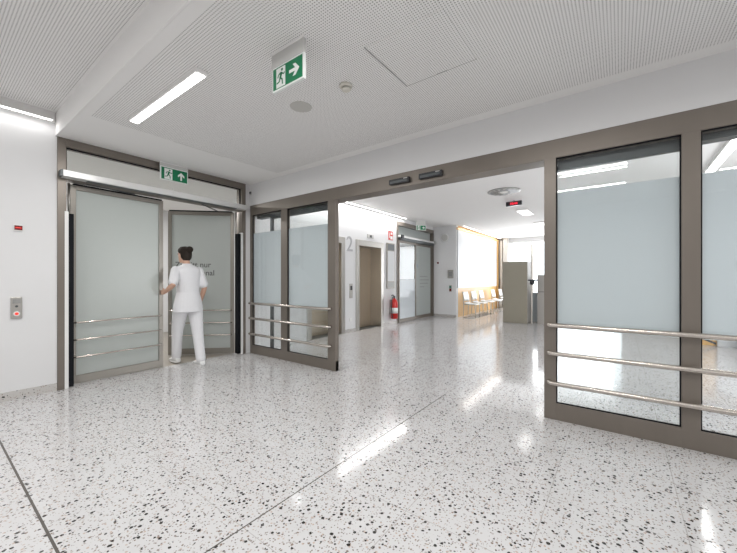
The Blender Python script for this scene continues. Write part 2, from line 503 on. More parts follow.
# carriage rail of the sliding leaves, seen through the glass under the header
part(MB().box(-4.976, -3.228, YA + .10, YA + .20, 2.275, 2.325), 'carriage_rail', M['darkgrey'], d2)
part(MB().box(-.455, 1.6, YA + .10, YA + .20, 2.275, 2.325), 'carriage_rail', M['darkgrey'], d2)
# parked sliding leaves behind the fixed panes
def sliding_leaf(x0, x1):
    yy = YA + .10
    fr = part(MB().box(x0, x0 + .05, yy, yy + .04, .012, 2.275).box(x1 - .05, x1, yy, yy + .04, .012, 2.275)
              .box(x0 + .05, x1 - .05, yy, yy + .04, .012, .10).box(x0 + .05, x1 - .05, yy, yy + .04, 2.235, 2.275), 'sliding_leaf', M['darkgrey'], d2)
    part(MB().box(x0 + .05, x1 - .05, yy + .016, yy + .024, .10, 2.235), 'pane', M['glass'], fr)
sliding_leaf(-4.62, -3.15)
sliding_leaf(-.545, .42)
def hand_rail(parent, p0, p1, out, z, r=.02, ends=(True, True), name='hand_rail'):
    """straight rail standing off the face, both ends bent back to it. out: unit vector off the face"""
    p0, p1, out = Vector(p0), Vector(p1), Vector(out)
    d = (p1 - p0).normalized(); pts = []
    so = .055
    def bend(base, sgn):
        res = []
        for a in (0, 22, 45, 67, 90):
            a = math.radians(a)
            res.append(base + out * (so * math.sin(a)) + d * sgn * .04 * (1 - math.cos(a)))
        return res
    pts += bend(p0, 1) if ends[0] else [p0 + out * so]
    pts += bend(p1, -1)[::-1] if ends[1] else [p1 + out * so]
    pts = [Vector((q.x, q.y, z)) for q in pts]
    return part(MB().tube(pts, r, 14), name, M['rail'], parent)
for z in (.336, .597, .845):
    hand_rail(d2, (-5.0, YA, 0), (-3.165, YA, 0), (0, -1, 0), z)
    hand_rail(d2, (-.51, YA, 0), (2.35, YA, 0), (0, -1, 0), z)
    for x in (-4.15, .417, 1.35):
        part(MB().tube([(x, YA + .0, z), (x, YA - .05, z)], .008, 8), 'rail_bracket', M['rail'], d2)
# motion sensors on the header
for x0, x1 in ((-2.195, -1.925), (-1.80, -1.525)):
    s_ = part(MB().box(x0, x1, YA - .045, YA, 2.36, 2.42), 'motion_sensor', M['black'], d2, .006)
    part(MB().box(x0 + .02, x1 - .02, YA - .048, YA - .044, 2.37, 2.395), 'lens', M['darkgrey'], s_)
    part(MB().box(x1 - .07, x1 - .02, YA - .049, YA - .044, 2.402, 2.412), 'indicator', M['lgrey'], s_)

# ================================================================== SWING DOUBLE DOOR (door_1)
d1 = empty('door_1', (XB, 2.13, 0)); tag(d1, 'tall bronze-framed double swing door with satin glass leaves, one leaf pushed open', 'door', kind='structure')
part(MB().box(-5.20, -5.045, .95, 1.027, 0, ZC), 'frame_post', F, d1, .003)
part(MB().box(-5.20, -5.045, 3.25, 3.32, 0, ZC), 'frame_post', F, d1, .003)
part(MB().box(-5.20, -5.045, 1.027, 3.25, 2.755, ZC), 'frame_head', F, d1, .003)
part(MB().box(-5.20, -5.06, 1.027, 3.25, 2.385, 2.47), 'transom', F, d1, .003)
part(MB().box(-5.12, -5.11, 1.027, 3.25, 2.47, 2.755), 'transom_glass', M['glass'], d1)
part(MB().box(-5.105, -5.09, 1.027, 1.04, 2.47, 2.755).box(-5.105, -5.09, 3.237, 3.25, 2.47, 2.755).box(-5.105, -5.09, 1.027, 3.25, 2.742, 2.755), 'gasket', M['gasket'], d1)
op = part(MB().box(-5.06, -4.93, .975, 3.29, 2.39, 2.465), 'door_operator', M['silver'], d1, .008)
part(MB().box(-4.935, -4.925, 2.12, 2.13, 2.39, 2.50), 'joint_cover', M['silver'], op)
part(MB().box(-5.055, -4.935, .96, .976, 2.392, 2.463), 'end_cap', M['darkgrey'], op)
part(MB().box(-5.04, -4.96, 1.2, 3.1, 2.384, 2.391), 'slide_track', M['darkgrey'], op)
for s, y in ((1, 1.012), (-1, 3.268)):
    part(MB().box(-5.10, -5.04, min(y, y + s * .034), max(y, y + s * .034), .0, 2.02), 'white_edge_profile', M['white'], d1, .002)
    part(MB().box(-5.15, -5.055, min(y + s * .034, y + s * .084), max(y + s * .034, y + s * .084), .015, 2.0), 'finger_guard', M['gasket'], d1, .004)
    part(MB().tube([(-5.16, y + s * .06, 2.0), (-5.16, y + s * .06, 2.37)], .012, 10), 'pivot_rod', M['steel'], d1)

def swing_leaf(hinge, ang, front, w=1.03):
    """local x runs from the hinge to the free stile, front = +1/-1 the side facing the foyer"""
    lf = MB().box(0, .055, -.022, .022, .01, 2.36).box(w - .055, w, -.022, .022, .01, 2.36) \
        .box(.055, w - .055, -.022, .022, .01, .105).box(.055, w - .055, -.022, .022, 2.305, 2.36).build('door_leaf', M['frame2'], d1, .003)
    lf.location = Vector(hinge) - d1.location; lf.rotation_euler = (0, 0, ang)
    MB().box(.055, w - .055, -.004, .004, .105, 2.305).build('satin_pane', M['frostd'], lf)
    MB().box(.03, w - .02, -.026, .026, 2.36, 2.378).build('top_seal', M['gasket'], lf)
    for z in (.325, .53, .735):
        pts = [(.03, 0, z), (.035, front * .035, z), (.06, front * .05, z), (w - .06, front * .05, z), (w - .035, front * .035, z), (w - .03, 0, z)]
        MB().tube(pts, .011, 10).build('push_rail', M['rail'], lf)
    return lf
la = math.radians(90 + 3.2)
leafA = swing_leaf((-5.19, 1.085, 0), la, -1)
dirB = math.atan2(2.485 - 3.2, -5.93 + 5.19)
leafB = swing_leaf((-5.19, 3.195, 0), dirB, 1)
# slide arms from the operator to the leaves
part(MB().tube([(-5.10, 1.22, 2.385), (-5.20, 1.75, 2.383)], .011, 8), 'slide_arm', M['darkgrey'], d1)
part(MB().tube([(-5.08, 2.6, 2.385), (-5.38, 3.0, 2.383)], .011, 8), 'slide_arm', M['darkgrey'], d1)
# lettering on the open leaf
text_obj('lettering', 'Zutritt nur\nfür Personal', .126, M['text'], leafB,
         basis((-1, 0, 0), (0, 0, 1), (0, 1, 0), (.925, .0062, 1.445)), spacing=1.07, bold=.0015)

# ================================================================== LOBBY SLIDING DOOR (door_3) and LIFTS
d3 = empty('door_3', (XB, 9.29, 0)); tag(d3, 'grey-framed glass sliding door at the far left of the lobby beside the fire extinguisher', 'sliding door', kind='structure')
F3 = M['frame']
part(MB().box(-5.2, -5.04, 8.12, 8.20, 0, 2.89).box(-5.2, -5.04, 10.37, 10.46, 0, 2.89).box(-5.2, -5.04, 8.2, 10.37, 2.78, 2.89), 'frame', F3, d3, .003)
part(MB().box(-5.15, -5.14, 8.2, 10.37, 2.50, 2.78), 'transom_glass', M['frostd'], d3)
part(MB().box(-5.06, -4.95, 8.16, 10.47, 2.43, 2.49), 'operator_box', M['silver'], d3, .01)
part(MB().box(-5.05, -4.955, 8.2, 10.3, 2.35, 2.43), 'carriage_rail', M['darkgrey'], d3)
part(MB().box(-4.94, -4.90, 8.15, 8.27, 2.39, 2.50), 'end_cap', M['black'], d3, .005)
for k, (y0, y1, x) in enumerate(((8.18, 9.20, -5.06), (9.22, 10.36, -5.11))):
    lf = part(MB().box(x, x + .04, y0, y0 + .06, .01, 2.36).box(x, x + .04, y1 - .06, y1, .01, 2.36)
              .box(x, x + .04, y0 + .06, y1 - .06, .01, .11).box(x, x + .04, y0 + .06, y1 - .06, 2.29, 2.36), 'sliding_leaf', F3, d3, .003)
    part(MB().box(x + .016, x + .024, y0 + .06, y1 - .06, .11, 2.29), 'pane', M['glass'] if k == 0 else M['frostd'], lf)
    if k == 0:
        part(MB().box(x + .0245, x + .0255, y0 + .06, y1 - .06, .11, 1.25), 'privacy_film', M['frost'], lf)
    else:
        for i in range(4):
            part(MB().box(x + .025, x + .027, 9.55, 9.55 + (.5, .62, .55, .3)[i], 1.32 - i * .11, 1.345 - i * .11), 'lettering_line', M['numgrey'], lf)
        part(MB().box(x + .025, x + .027, 9.34, 9.42, 1.60, 1.72), 'blue_sticker', M['bluegrey'], lf)

def lift(name, y0, label):
    y1 = y0 + 1.16
    r = empty(name, (XB, (y0 + y1) / 2, 0)); tag(r, label, 'lift', kind='structure', group='lift doors')
    part(MB().box(-5.40, -5.035, y0, y0 + .12, 0, 2.2).box(-5.40, -5.035, y1 - .12, y1, 0, 2.2).box(-5.40, -5.035, y0 + .12, y1 - .12, 2.06, 2.2), 'lift_frame', M['steel'], r, .004)
    ym = (y0 + y1) / 2
    part(MB().box(-5.405, -5.375, y0 + .12, ym - .001, .005, 2.06), 'door_panel', M['warmsteel'], r)
    part(MB().box(-5.405, -5.375, ym + .001, y1 - .12, .005, 2.06), 'door_panel', M['warmsteel'], r)
    part(MB().box(-5.40, -5.10, y0 + .12, y1 - .12, -.01, .004), 'sill', M['darkgrey'], r)
    return r
lift('door_4', 4.71, 'nearer steel lift door, partly hidden behind the partition post')
lift('door_5', 6.28, 'farther steel lift door right of the grey number 2')

# ================================================================== LAMPS
def ceiling_lamp(loc, L, w, label, power, alongy=False, h=.032, group='linear ceiling lamps', dm='light'):
    r = empty('ceiling_lamp', loc, PI / 2 if alongy else 0)
    tag(r, label, 'ceiling lamp', group)
    MB().box(-L / 2 - .02, L / 2 + .02, -w / 2 - .012, w / 2 + .012, -h, 0).build('housing', M['ceil'], r, .003)
    MB().box(-L / 2, L / 2, -w / 2, w / 2, -h - .006, -h + .001).build('diffuser', M[dm], r)
    a = area('lamp_light', (0, 0, -h - .012), L, w, power); a.parent = r
    return r
ceiling_lamp((-3.225, 1.305, ZC), 1.31, .065, 'bright white linear lamp on the foyer ceiling left of the exit sign', 30)
ceiling_lamp((-.60, 1.16, ZC), 1.35, .065, 'linear foyer lamp overhead, mirrored in the right glass pane', 30)
ceiling_lamp((2.0, 1.16, ZC), 1.35, .065, 'added unseen linear foyer lamp to the right of the viewer', 24)  # added out of view to help light the foyer
ceiling_lamp((-3.2, -1.1, ZU), 1.35, .065, 'added unseen linear lamp on the raised ceiling behind the viewer at left', 30)  # row of three added behind the viewer to brighten the foyer
ceiling_lamp((-.6, -1.1, ZU), 1.35, .065, 'added unseen linear lamp on the raised ceiling straight behind the viewer', 30)
ceiling_lamp((2.0, -1.1, ZU), 1.35, .065, 'added unseen linear lamp on the raised ceiling behind the viewer at right', 30)
ceiling_lamp((-1.97, 9.45, ZL), .75, .26, 'small bright ceiling lamp behind the red digital display', 2, True, .03, 'lobby ceiling lamps', 'light2')
ceiling_lamp((-2.0, 11.7, ZL), .6, .26, 'small bright ceiling lamp above the beige cabinet', 2, True, .03, 'lobby ceiling lamps', 'light2')
ceiling_lamp((1.15, 7.2, ZL), 2.85, .10, 'long lobby lamp seen as a slanted streak through the rightmost glass pane', 16, True, .045, 'lobby ceiling lamps')
ceiling_lamp((-7.0, 2.0, 2.86), 1.3, .10, 'added lamp brightening the corridor behind the swing doors', 80, True, .045, 'added corridor lamps')  # added so the corridor behind the door glass is bright enough

def cove(x, y0, y1, z, label, power):
    r = empty('cove_lamp', (x, (y0 + y1) / 2, z)); L = y1 - y0
    tag(r, label, 'wall lamp', 'cove lamps along the walls')
    MB().box(-.022, .022, -L / 2, L / 2, 0, .02).build('housing', M['white'], r, .003)
    MB().box(-.012, .012, -L / 2 + .01, L / 2 - .01, -.006, .001).build('diffuser', M['light'], r)
    a = area('lamp_light', (0, 0, -.012), .03, L - .02, power); a.parent = r
    return r
cove(-4.96, -3.2, .90, 2.98, 'thin bright light line along the top of the left wall', 5)
cove(-4.93, 3.75, 8.45, 2.98, 'thin bright light line above the lifts', 40)
cove(-4.10, 10.7, 15.0, 2.98, 'light line above the waiting chairs wall', 10)

# ================================================================== CEILING THINGS
def exit_sign(loc, rz, w, h, arrow, label, drop, thick=.022, one=False):
    """local: plate in the x-z plane, face towards -y, hung below z=0"""
    r = empty('exit_sign', loc, rz); tag(r, label, 'exit sign', 'green exit signs')
    MB().box(-w / 2 - .012, w / 2 + .004, -.016, .016, -.01, 0).build('ceiling_plate', M['ceil'], r, .002)
    MB().box(-w / 2 - .006, w / 2, -.012, .012, -drop, -.01).build('hanger', M['hanger'], r, .002)
    MB().box(-w / 2, w / 2, -thick / 2, thick / 2, -drop - h, -drop).build('housing', M['signwhite'], r, .003)
    b = .012
    fy = -thick / 2
    MB().box(-w / 2 + b, w / 2 - b, fy - .0015, fy, -drop - h + b, -drop - b).build('green_panel', M['green'], r)
    zc = -drop - h / 2; u = h - 2 * b
    x0 = -w / 2 + b + .012
    MB().box(x0 + .16 * u, x0 + .80 * u, fy - .003, fy - .0015, zc - .47 * u, zc + .44 * u).build('white_doorway', M['signwhite'], r)
    # running figure: pieces unioned to one mesh
    cx = x0 + .50 * u; y = fy - .0045
    mb = MB()
    def bar(p, q, t):
        p = Vector((cx + p[0] * u, y, zc + p[1] * u)); q = Vector((cx + q[0] * u, y, zc + q[1] * u))
        d = (q - p).normalized(); n = Vector((-d.z, 0, d.x)) * t * u / 2
        mb.poly([p - n, q - n, q + n, p + n], (0, .0012, 0))
    bar((.04, .20), (-.04, -.06), .13); bar((.04, .17), (.20, .06), .055); bar((.20, .06), (.27, .14), .05)
    bar((.0, .18), (-.17, .12), .055); bar((-.17, .12), (-.22, -.02), .05)
    bar((-.03, -.05), (.10, -.16), .075); bar((.10, -.16), (.12, -.38), .065)
    bar((-.05, -.05), (-.12, -.22), .075); bar((-.12, -.22), (-.30, -.26), .06)
    mb.lathe((cx + .08 * u, y, zc + .31 * u), [(.065 * u, 0), (.065 * u, .0012)], 'y', 14)
    mb.build('running_figure', M['green'], r)
    ax = w / 2 - b - .52 * u
    pts = [(-.36, -.07), (.05, -.07), (-.11, -.27), (.07, -.27), (.32, 0), (.07, .27), (-.11, .27), (.05, .07), (-.36, .07)]
    if arrow == 'up': pts = [(-b_, a_) for a_, b_ in pts]
    MB().poly([(ax + a_ * u, fy - .0015, zc + b_ * u) for a_, b_ in pts], (0, -.0015, 0)).build('arrow', M['signwhite'], r)
    return r
exit_sign((-1.822, 1.53, ZC), 0, .325, .172, 'right', 'green exit sign with right arrow hanging from the foyer ceiling', .105)
exit_sign((-5.0, 2.165, ZC), PI / 2, .365, .185, 'up', 'green exit sign with up arrow above the swing doors', .055)
exit_sign((-4.78, 9.05, ZL), PI / 4, .30, .15, 'right', 'small green exit sign above the lobby sliding door', .14)

sp = MB().lathe((0, 0, 0), [(.10, 0), (.10, -.003), (.095, -.006)], n=40).build('ceiling_speaker', pmat('speaker_cloth', (.56, .55, .52), .8))
sp.location = (-2.37, 2.135, ZC); tag(sp, 'flat round grey loudspeaker disc on the foyer ceiling below the exit sign', 'loudspeaker')
sd = empty('smoke_detector', (-1.81, 2.12, ZC)); tag(sd, 'small cream smoke detector on the foyer ceiling', 'smoke detector')
MB().lathe((0, 0, 0), [(.052, 0), (.054, -.012), (.048, -.022)], n=32).build('base', M['offwhite'], sd)
MB().lathe((0, 0, 0), [(.030, -.02), (.030, -.03)], n=32).build('vent_ring', M['grey'], sd)
MB().lathe((0, 0, 0), [(.038, -.03), (.036, -.042), (.022, -.05)], n=32).build('sensor_head', M['offwhite'], sd)
ht = empty('ceiling_hatch', (-1.12, 2.14, ZC)); tag(ht, 'square access hatch flush in the perforated foyer ceiling', 'ceiling hatch')
MB().box(-.285, .285, -.285, .285, -.004, 0).build('hatch_panel', M['perf'], ht)
mb = MB().box(-.296, -.287, -.29, .29, -.0045, 0); mb.build('open_gap', M['grey'], ht, label='dark shadow gap')
MB().box(-.287, .287, .286, .289, -.0045, 0).build('edge_gap', M['lgrey'], ht)
MB().box(-.02, .06, .278, .284, -.007, -.003).build('catch', M['grey'], ht)
h2 = empty('ceiling_hatch', (-4.455, 2.09, ZC)); tag(h2, 'faint plain hatch in the ceiling between swing doors and partition', 'ceiling hatch')
MB().box(-.30, .30, -.30, .30, -.0015, 0).build('hatch_panel', M['ceil'], h2)
MB().box(.30, .304, -.30, .32, -.0022, 0).build('edge_gap', M['lgrey'], h2)

# swirl diffuser
sw = empty('swirl_diffuser', (-1.86, 7.02, ZL)); tag(sw, 'large round swirl air diffuser in the lobby ceiling', 'air diffuser')
MB().lathe((0, 0, 0), [(.31, 0), (.305, -.012), (.28, -.018)], n=48).build('plate', M['grey'], sw)
MB().lathe((0, 0, 0), [(.08, -.018), (.07, -.024)], n=32).build('hub', M['white'], sw)
for k in range(14):
    a = 2 * PI * k / 14
    c, s = math.cos(a), math.sin(a); c2, s2 = math.cos(a + .35), math.sin(a + .35)
    p, q = Vector((c * .12, s * .12, -.0185)), Vector((c2 * .255, s2 * .255, -.0185))
    n = (q - p).cross(Vector((0, 0, 1))).normalized() * .025
    MB().poly([p - n, q - n, q + n, p + n], (0, 0, -.004)).build('slot', M['black'], sw)

# hanging red LED clock
lc = empty('led_display', (-1.89, 7.95, ZL)); tag(lc, 'black hanging display with red digits under the lobby ceiling', 'display')
MB().box(-.165, .165, -.03, .03, -.125, -.025).build('housing', M['black'], lc, .004)
MB().box(-.01, .01, -.01, .01, -.03, 0).build('hanger', M['grey'], lc)
text_obj('digits', '10:44', .075, M['led'], lc, basis((1, 0, 0), (0, 0, 1), (0, -1, 0), (-.002, -.0315, -.102)), 'CENTER', .001, bold=.002)

# ================================================================== THINGS ON THE LEFT WALL
rd = empty('wall_indicator', (XB, .645, 1.785)); tag(rd, 'small white box with dark red face on the left wall', 'wall indicator')
MB().box(0, .02, -.038, .034, -.035, .032).build('housing', M['white'], rd, .004)
MB().box(.02, .022, -.030, .030, -.024, .024).build('red_face', M['darkred'], rd)
MB().box(.022, .023, -.022, .022, -.004, .004).build('light_bar', M['ledred'], rd)
cp = empty('call_panel', (XB, .632, .95)); tag(cp, 'grey steel call panel with glowing red button on the left wall', 'call panel')
MB().box(0, .018, -.042, .042, -.113, .113).build('plate', M['steel'], cp, .005)
MB().box(.018, .020, -.030, .030, .045, .09).build('speaker_grille', M['grey'], cp)
MB().lathe((.018, 0, .015), [(.012, 0), (.010, .004)], 'x', 20).build('lens', M['darkgrey'], cp)
MB().lathe((.018, 0, -.062), [(.026, 0), (.024, .004)], 'x', 24).build('button_ring', M['white'], cp)
MB().lathe((.021, 0, -.062), [(.015, 0), (.012, .006)], 'x', 24).build('red_button', M['ledred'], cp)

bd = empty('key_switch', (-5.01, YA, 2.70)); tag(bd, 'tiny dark round switch on the bulkhead beside the corner', 'switch')
MB().lathe((0, 0, 0), [(.034, 0), (.032, -.012)], 'y', 24).build('rosette', M['lgrey'], bd)
MB().lathe((.006, -.012, .004), [(.018, 0), (.016, -.012)], 'y', 20).build('barrel', M['black'], bd)

# ================================================================== THINGS IN THE LOBBY
nm = text_obj('wall_number', '2', .50, M['numgrey'], None, basis((0, 1, 0), (0, 0, 1), (1, 0, 0), (XB + .004, 5.93, 1.90)), extrude=.003)
tag(nm, 'large pale grey number 2 on the wall between the lifts', 'wall number')
lp = empty('lift_call_panel', (XB, 6.10, .97)); tag(lp, 'slim steel lift call panel below the number 2', 'call panel')
MB().box(0, .015, -.055, .055, -.17, .17).build('plate', M['steel'], lp, .004)
MB().box(.015, .017, -.035, .035, .02, .12).build('screen', M['black'], lp)
for z in (-.04, -.10):
    MB().lathe((.015, 0, z), [(.018, 0), (.016, .006)], 'x', 16).build('button', M['lgrey'], lp)
so = MB().box(0, .01, -.04, .04, -.04, .04).build('wall_socket', M['white'], None, .003); so.location = (XB, 6.09, .30)
tag(so, 'small white wall socket low between the lifts', 'socket')
li = empty('lift_indicator', (XB, 6.86, 2.325)); tag(li, 'small grey indicator with black lens above the farther lift', 'lift indicator')
MB().box(0, .02, -.13, .13, -.045, .045).build('plate', M['lgrey'], li, .003)
MB().box(.02, .023, -.035, .05, -.028, .028).build('lens', M['black'], li)
fs = empty('fire_sign', (XB, 7.81, 2.44)); tag(fs, 'red and white fire extinguisher sign above the framed display', 'safety sign')
MB().box(0, .004, -.11, .11, -.12, .12).build('plate', M['red'], fs)
MB().box(.004, .006, -.02, .09, -.10, -.01).build('white_flame', M['signwhite'], fs)
MB().poly([(.004, -.07, -.07), (.004, -.04, -.07), (.004, -.04, .07), (.004, -.055, .09), (.004, -.07, .07)], (.002, 0, 0)).build('white_bottle', M['signwhite'], fs)
MB().box(.004, .006, .0, .08, .03, .09).build('white_mark', M['signwhite'], fs)
pd = empty('framed_display', (XB, 7.79, 1.61)); tag(pd, 'tall framed wall display with pale sheet between lift and sliding door', 'notice frame')
MB().box(0, .03, -.19, .19, -.62, .62).build('frame', M['frame2'], pd, .004)
MB().box(.03, .033, -.16, .16, -.42, .40).build('sheet', M['board'], pd)
MB().box(.03, .033, -.16, .16, .42, .59).build('header_image', M['darkgrey'], pd)
MB().box(.03, .033, -.16, .16, -.59, -.45).build('footer_image', M['grey'], pd)

fe = empty('fire_extinguisher', (XB, 7.80, .17)); fe.scale = (1.15,) * 3; tag(fe, 'red fire extinguisher hanging on the wall left of the lobby sliding door', 'fire extinguisher')
MB().lathe((.11, 0, 0), [(.07, 0), (.085, .015), (.085, .38), (.07, .43), (.035, .46), (.03, .48)], n=28).build('cylinder', M['red'], fe)
MB().lathe((.11, 0, .13), [(.0865, 0), (.0865, .13)], n=28).build('label', M['signwhite'], fe)
MB().tube([(.11, 0, .47), (.11, 0, .54)], .022, 12).build('valve', M['black'], fe)
MB().tube([(.11, .0, .53), (.11, -.06, .56), (.11, -.12, .55)], .012, 8).build('handle', M['black'], fe)
MB().tube([(.12, -.02, .51), (.13, -.10, .52), (.13, -.145, .42), (.13, -.15, .25), (.13, -.13, .1), (.13, -.10, .02)], .013, 10).build('hose', M['black'], fe)
MB().box(0, .03, -.03, .03, .1, .45).build('wall_bracket', M['grey'], fe)

# return wall things
def wplate(name, x, z, w, h, mat, label, cat):
    r = empty(name, (x, 10.5, z)); tag(r, label, cat)
    MB().box(-w / 2, w / 2, -.02, 0, -h / 2, h / 2).build('plate', mat, r, .004)
    return r
r = wplate('intercom', -4.46, 1.41, .19, .27, M['steel'], 'upper grey intercom plate on the short wall beside the chairs', 'intercom')
MB().box(-.06, .06, -.023, -.02, -.08, .08).build('grille', M['grey'], r)
r = wplate('card_reader', -4.46, .94, .10, .23, M['lgrey'], 'lower narrow reader below the intercom plate', 'card reader')
MB().box(-.035, .035, -.023, -.02, -.09, -.0).build('red_window', M['darkred'], r)
MB().box(-.035, .035, -.023, -.02, .01, .09).build('green_window', pmat('dark_green_window', (.05, .16, .12), .3), r)
r = empty('alarm_button', (-4.90, 10.5, 1.79)); tag(r, 'tiny dark red button high on the short grey wall', 'button')
MB().box(-.05, .05, -.012, 0, -.05, .05).build('plate', M['white'], r)
MB().lathe((0, -.012, 0), [(.035, 0), (.03, -.02)], 'y', 16).build('knob', M['darkred'], r)
r = empty('wall_speaker', (-4.66, 10.5, 2.62)); tag(r, 'round pale speaker near the top of the short grey wall', 'loudspeaker')
MB().lathe((0, 0, 0), [(.14, 0), (.14, -.02), (.12, -.03)], 'y', 32).build('ring', M['white'], r)
MB().lathe((0, -.029, 0), [(.11, 0), (.11, -.004)], 'y', 32).build('grille', M['lgrey'], r)
r = empty('wall_camera', (-4.97, 10.5, 2.47)); tag(r, 'small grey camera arm on the short wall by the sliding door head', 'camera')
MB().tube([(0, 0, 0), (0, -.12, 0)], .02, 12).build('arm', M['lgrey'], r)
MB().lathe((0, -.12, 0), [(.04, 0), (.045, -.03), (.03, -.07)], 'y', 20).build('head', M['grey'], r)

# white board on the wood wall
bo = empty('wall_board', (-4.27, 12.85, 1.88)); tag(bo, 'very large white board covering the wood wall above the chairs', 'board')
MB().box(0, .03, -2.27, 2.05, -.93, .98).build('panel', M['board'], bo, .004)
MB().box(0, .05, -2.33, 2.12, .98, 1.05).build('top_trim', M['wood'], bo)
MB().box(0, .06, 2.08, 2.20, -1.87, 1.05).build('side_trim', M['wood'], bo)
cu = MB()
for k in range(14):
    cu.tube([(-4.12 + .035 * math.sin(k * 1.9), 15.10 + .0 * k + .014 * k, .05), (-4.12 + .035 * math.sin(k * 1.9), 15.10 + .014 * k, 2.9)], .022, 8)
cuo = cu.build('curtain', M['curtain']); tag(cuo, 'pale curtain hanging in the corner left of the far window', 'curtain')

# waiting chairs
def waiting_chair(loc, label):
    r = empty('waiting_chair', loc); tag(r, label, 'chair', 'white waiting chairs along the wood wall')
    # faces +x; one moulded shell: seat and back as two curved sheets
    def sheet(path, w, t):
        mb = MB(); rows = []
        for x, z in path:
            rows.append([mb.bm.verts.new((x + (abs(s) ** 2) * .02, s * w / 2, z)) for s in (-1, -.6, 0, .6, 1)])
        for A, B in zip(rows, rows[1:]):
            for i in range(4):
                f = mb.bm.faces.new((A[i], A[i + 1], B[i + 1], B[i])); f.smooth = True
        return mb
    b = sheet([(-.24, .83), (-.215, .74), (-.19, .62), (-.18, .54)], .44, .012).build('backrest', M['white'], r)
    s = sheet([(-.17, .50), (-.12, .465), (0, .45), (.14, .455), (.22, .44)], .44, .012).build('seat', M['white'], r)
    for o in (b, s):
        md = o.modifiers.new('solid', 'SOLIDIFY'); md.thickness = .014
    for sy in (-1, 1):
        y = sy * .21
        MB().tube([(-.19, y, .70), (-.185, y, .5), (-.17, y, .44), (-.19, y, .012), (-.15, y, .012), (.20, y, .012)], .011, 8).build('leg', M['steel'], r)
        MB().tube([(.20, y, .012), (.205, y, .2), (.18, y, .43), (-.15, y, .435)], .011, 8).build('leg', M['steel'], r)
    for x in (-.17, .17): MB().tube([(x, -.21, .428), (x, .21, .428)], .010, 8).build('cross_bar', M['steel'], r)
    return r
c0 = waiting_chair((-3.86, 10.76, 0), 'nearest white waiting chair, beside the short grey wall')
for y, l in ((11.52, 'second white waiting chair from the short grey wall'), (12.3, 'third white waiting chair from the short grey wall'),
             (13.72, 'fourth white waiting chair, beyond the gap in the row'), (14.75, 'farthest white waiting chair, near the curtain')):
    c = copy_tree(c0); c.location = (-3.86, y, 0); c['label'] = l
st = empty('side_table', (-3.80, 13.02, 0)); tag(st, 'low white side table in the gap of the chair row', 'side table')
MB().box(-.22, .22, -.25, .25, .43, .46).build('table_top', M['white'], st, .004)
for sx in (-.18, .18):
    for sy in (-.2, .2):
        MB().tube([(sx, sy, 0), (sx, sy, .43)], .011, 8).build('leg', M['steel'], st)

# beige cabinet
cb = empty('tall_cabinet', (-2.40, 10.45, 0)); tag(cb, 'tall beige cabinet block standing in the middle of the lobby', 'cabinet')
MB().box(-.325, .325, -.25, .25, .0, 1.745).build('body', M['beige'], cb, .004)
MB().box(-.325, .325, -.256, -.25, .03, 1.745).build('front_panel', M['beige'], cb, .003)
MB().box(.3255, .328, -.24, .24, .03, 1.73).build('side_panel', M['lgrey'], cb)
ct = empty('reception_counter', (-1.35, 11.1, 0)); tag(ct, 'warm grey counter block right of the beige cabinet', 'counter')
MB().box(-.50, -.18, -.73, .8, .0, .885).build('lower_body', M['counter'], ct, .004)
MB().box(-.50, -.18, -.73, .8, .90, 1.34).build('upper_body', M['counter'], ct, .004)
MB().box(-.495, -.185, -.72, .79, .885, .90).build('groove', M['darkgrey'], ct)
MB().box(-.51, -.17, -.74, .81, 1.34, 1.365).build('counter_top', M['lgrey'], ct, .003)
ma = empty('monitor_arm', (-1.97, 10.25, 0)); tag(ma, 'black monitor arm on a thin post between cabinet and counter', 'monitor arm')
MB().tube([(0, 0, 0), (0, 0, 1.9)], .02, 10).build('post', M['curtain'], ma)
MB().box(-.09, .14, -.05, .05, 1.20, 1.235).build('bracket', M['black'], ma, .004)
MB().lathe((.01, 0, 1.09), [(.03, 0), (.06, .04), (.06, .11)], n=16).build('joint', M['black'], ma)
bp = MB().box(-.13, .08, -.01, .01, .0, .85).build('glass_screen', M['bluegrey']); bp.location = (-1.96, 10.85, 0)
tag(bp, 'blue-grey low screen in the gap between cabinet and counter', 'screen')
pl = MB().box(-.04, .04, -.04, .04, 0, 2.68).build('window_post', M['curtain']); pl.location = (-2.85, 14.9, 0)
tag(pl, 'thin beige post rising behind the beige cabinet in front of the window', 'post')

# reception desk far right, behind the last pane
rk = empty('reception_desk', (1.9, 9.2, 0)); tag(rk, 'wood and white desk base seen low through the rightmost pane', 'desk')
MB().box(-.85, -.45, -.25, .5, 0, .95).build('wood_end', M['wood'], rk, .004)
MB().box(-.45, 1.1, -.32, .45, 0, .95).build('white_front', M['board'], rk, .004)
MB().box(-.88, 1.15, -.36, .52, .95, .99).build('desk_top', M['wood'], rk, .004)
MB().box(-.15, .35, -.60, -.33, 0, .62).build('blue_grey_unit', M['bluegrey'], rk, .004)
MB().poly([(-.86, -.262, .24), (-.86, -.262, .20), (-.46, -.262, .02), (-.46, -.262, .06)], (0, .01, 0)).build('dark_strip', M['darkgrey'], rk)


# ================================================================== PERSON
# local frame: x right, y forward, z up; turned so that she walks through the door away from us
pe = empty('person', (-5.06, 2.385, 0), PI / 2)
tag(pe, 'person in white seen from behind, walking through the swing door', 'person')
V = Vector
def limb(mb, pts, rs, n=14):
    # add in-between rings so the taper stays smooth
    P, R = [], []
    for i in range(len(pts) - 1):
        for t in (0, .5):
            P.append(V(pts[i]).lerp(V(pts[i + 1]), t)); R.append(rs[i] + (rs[i + 1] - rs[i]) * t)
    P.append(V(pts[-1])); R.append(rs[-1])
    mb.tube(P, R, n)
    mb.ball(P[0], R[0], u=12, v=8); mb.ball(P[-1], R[-1], u=12, v=8)

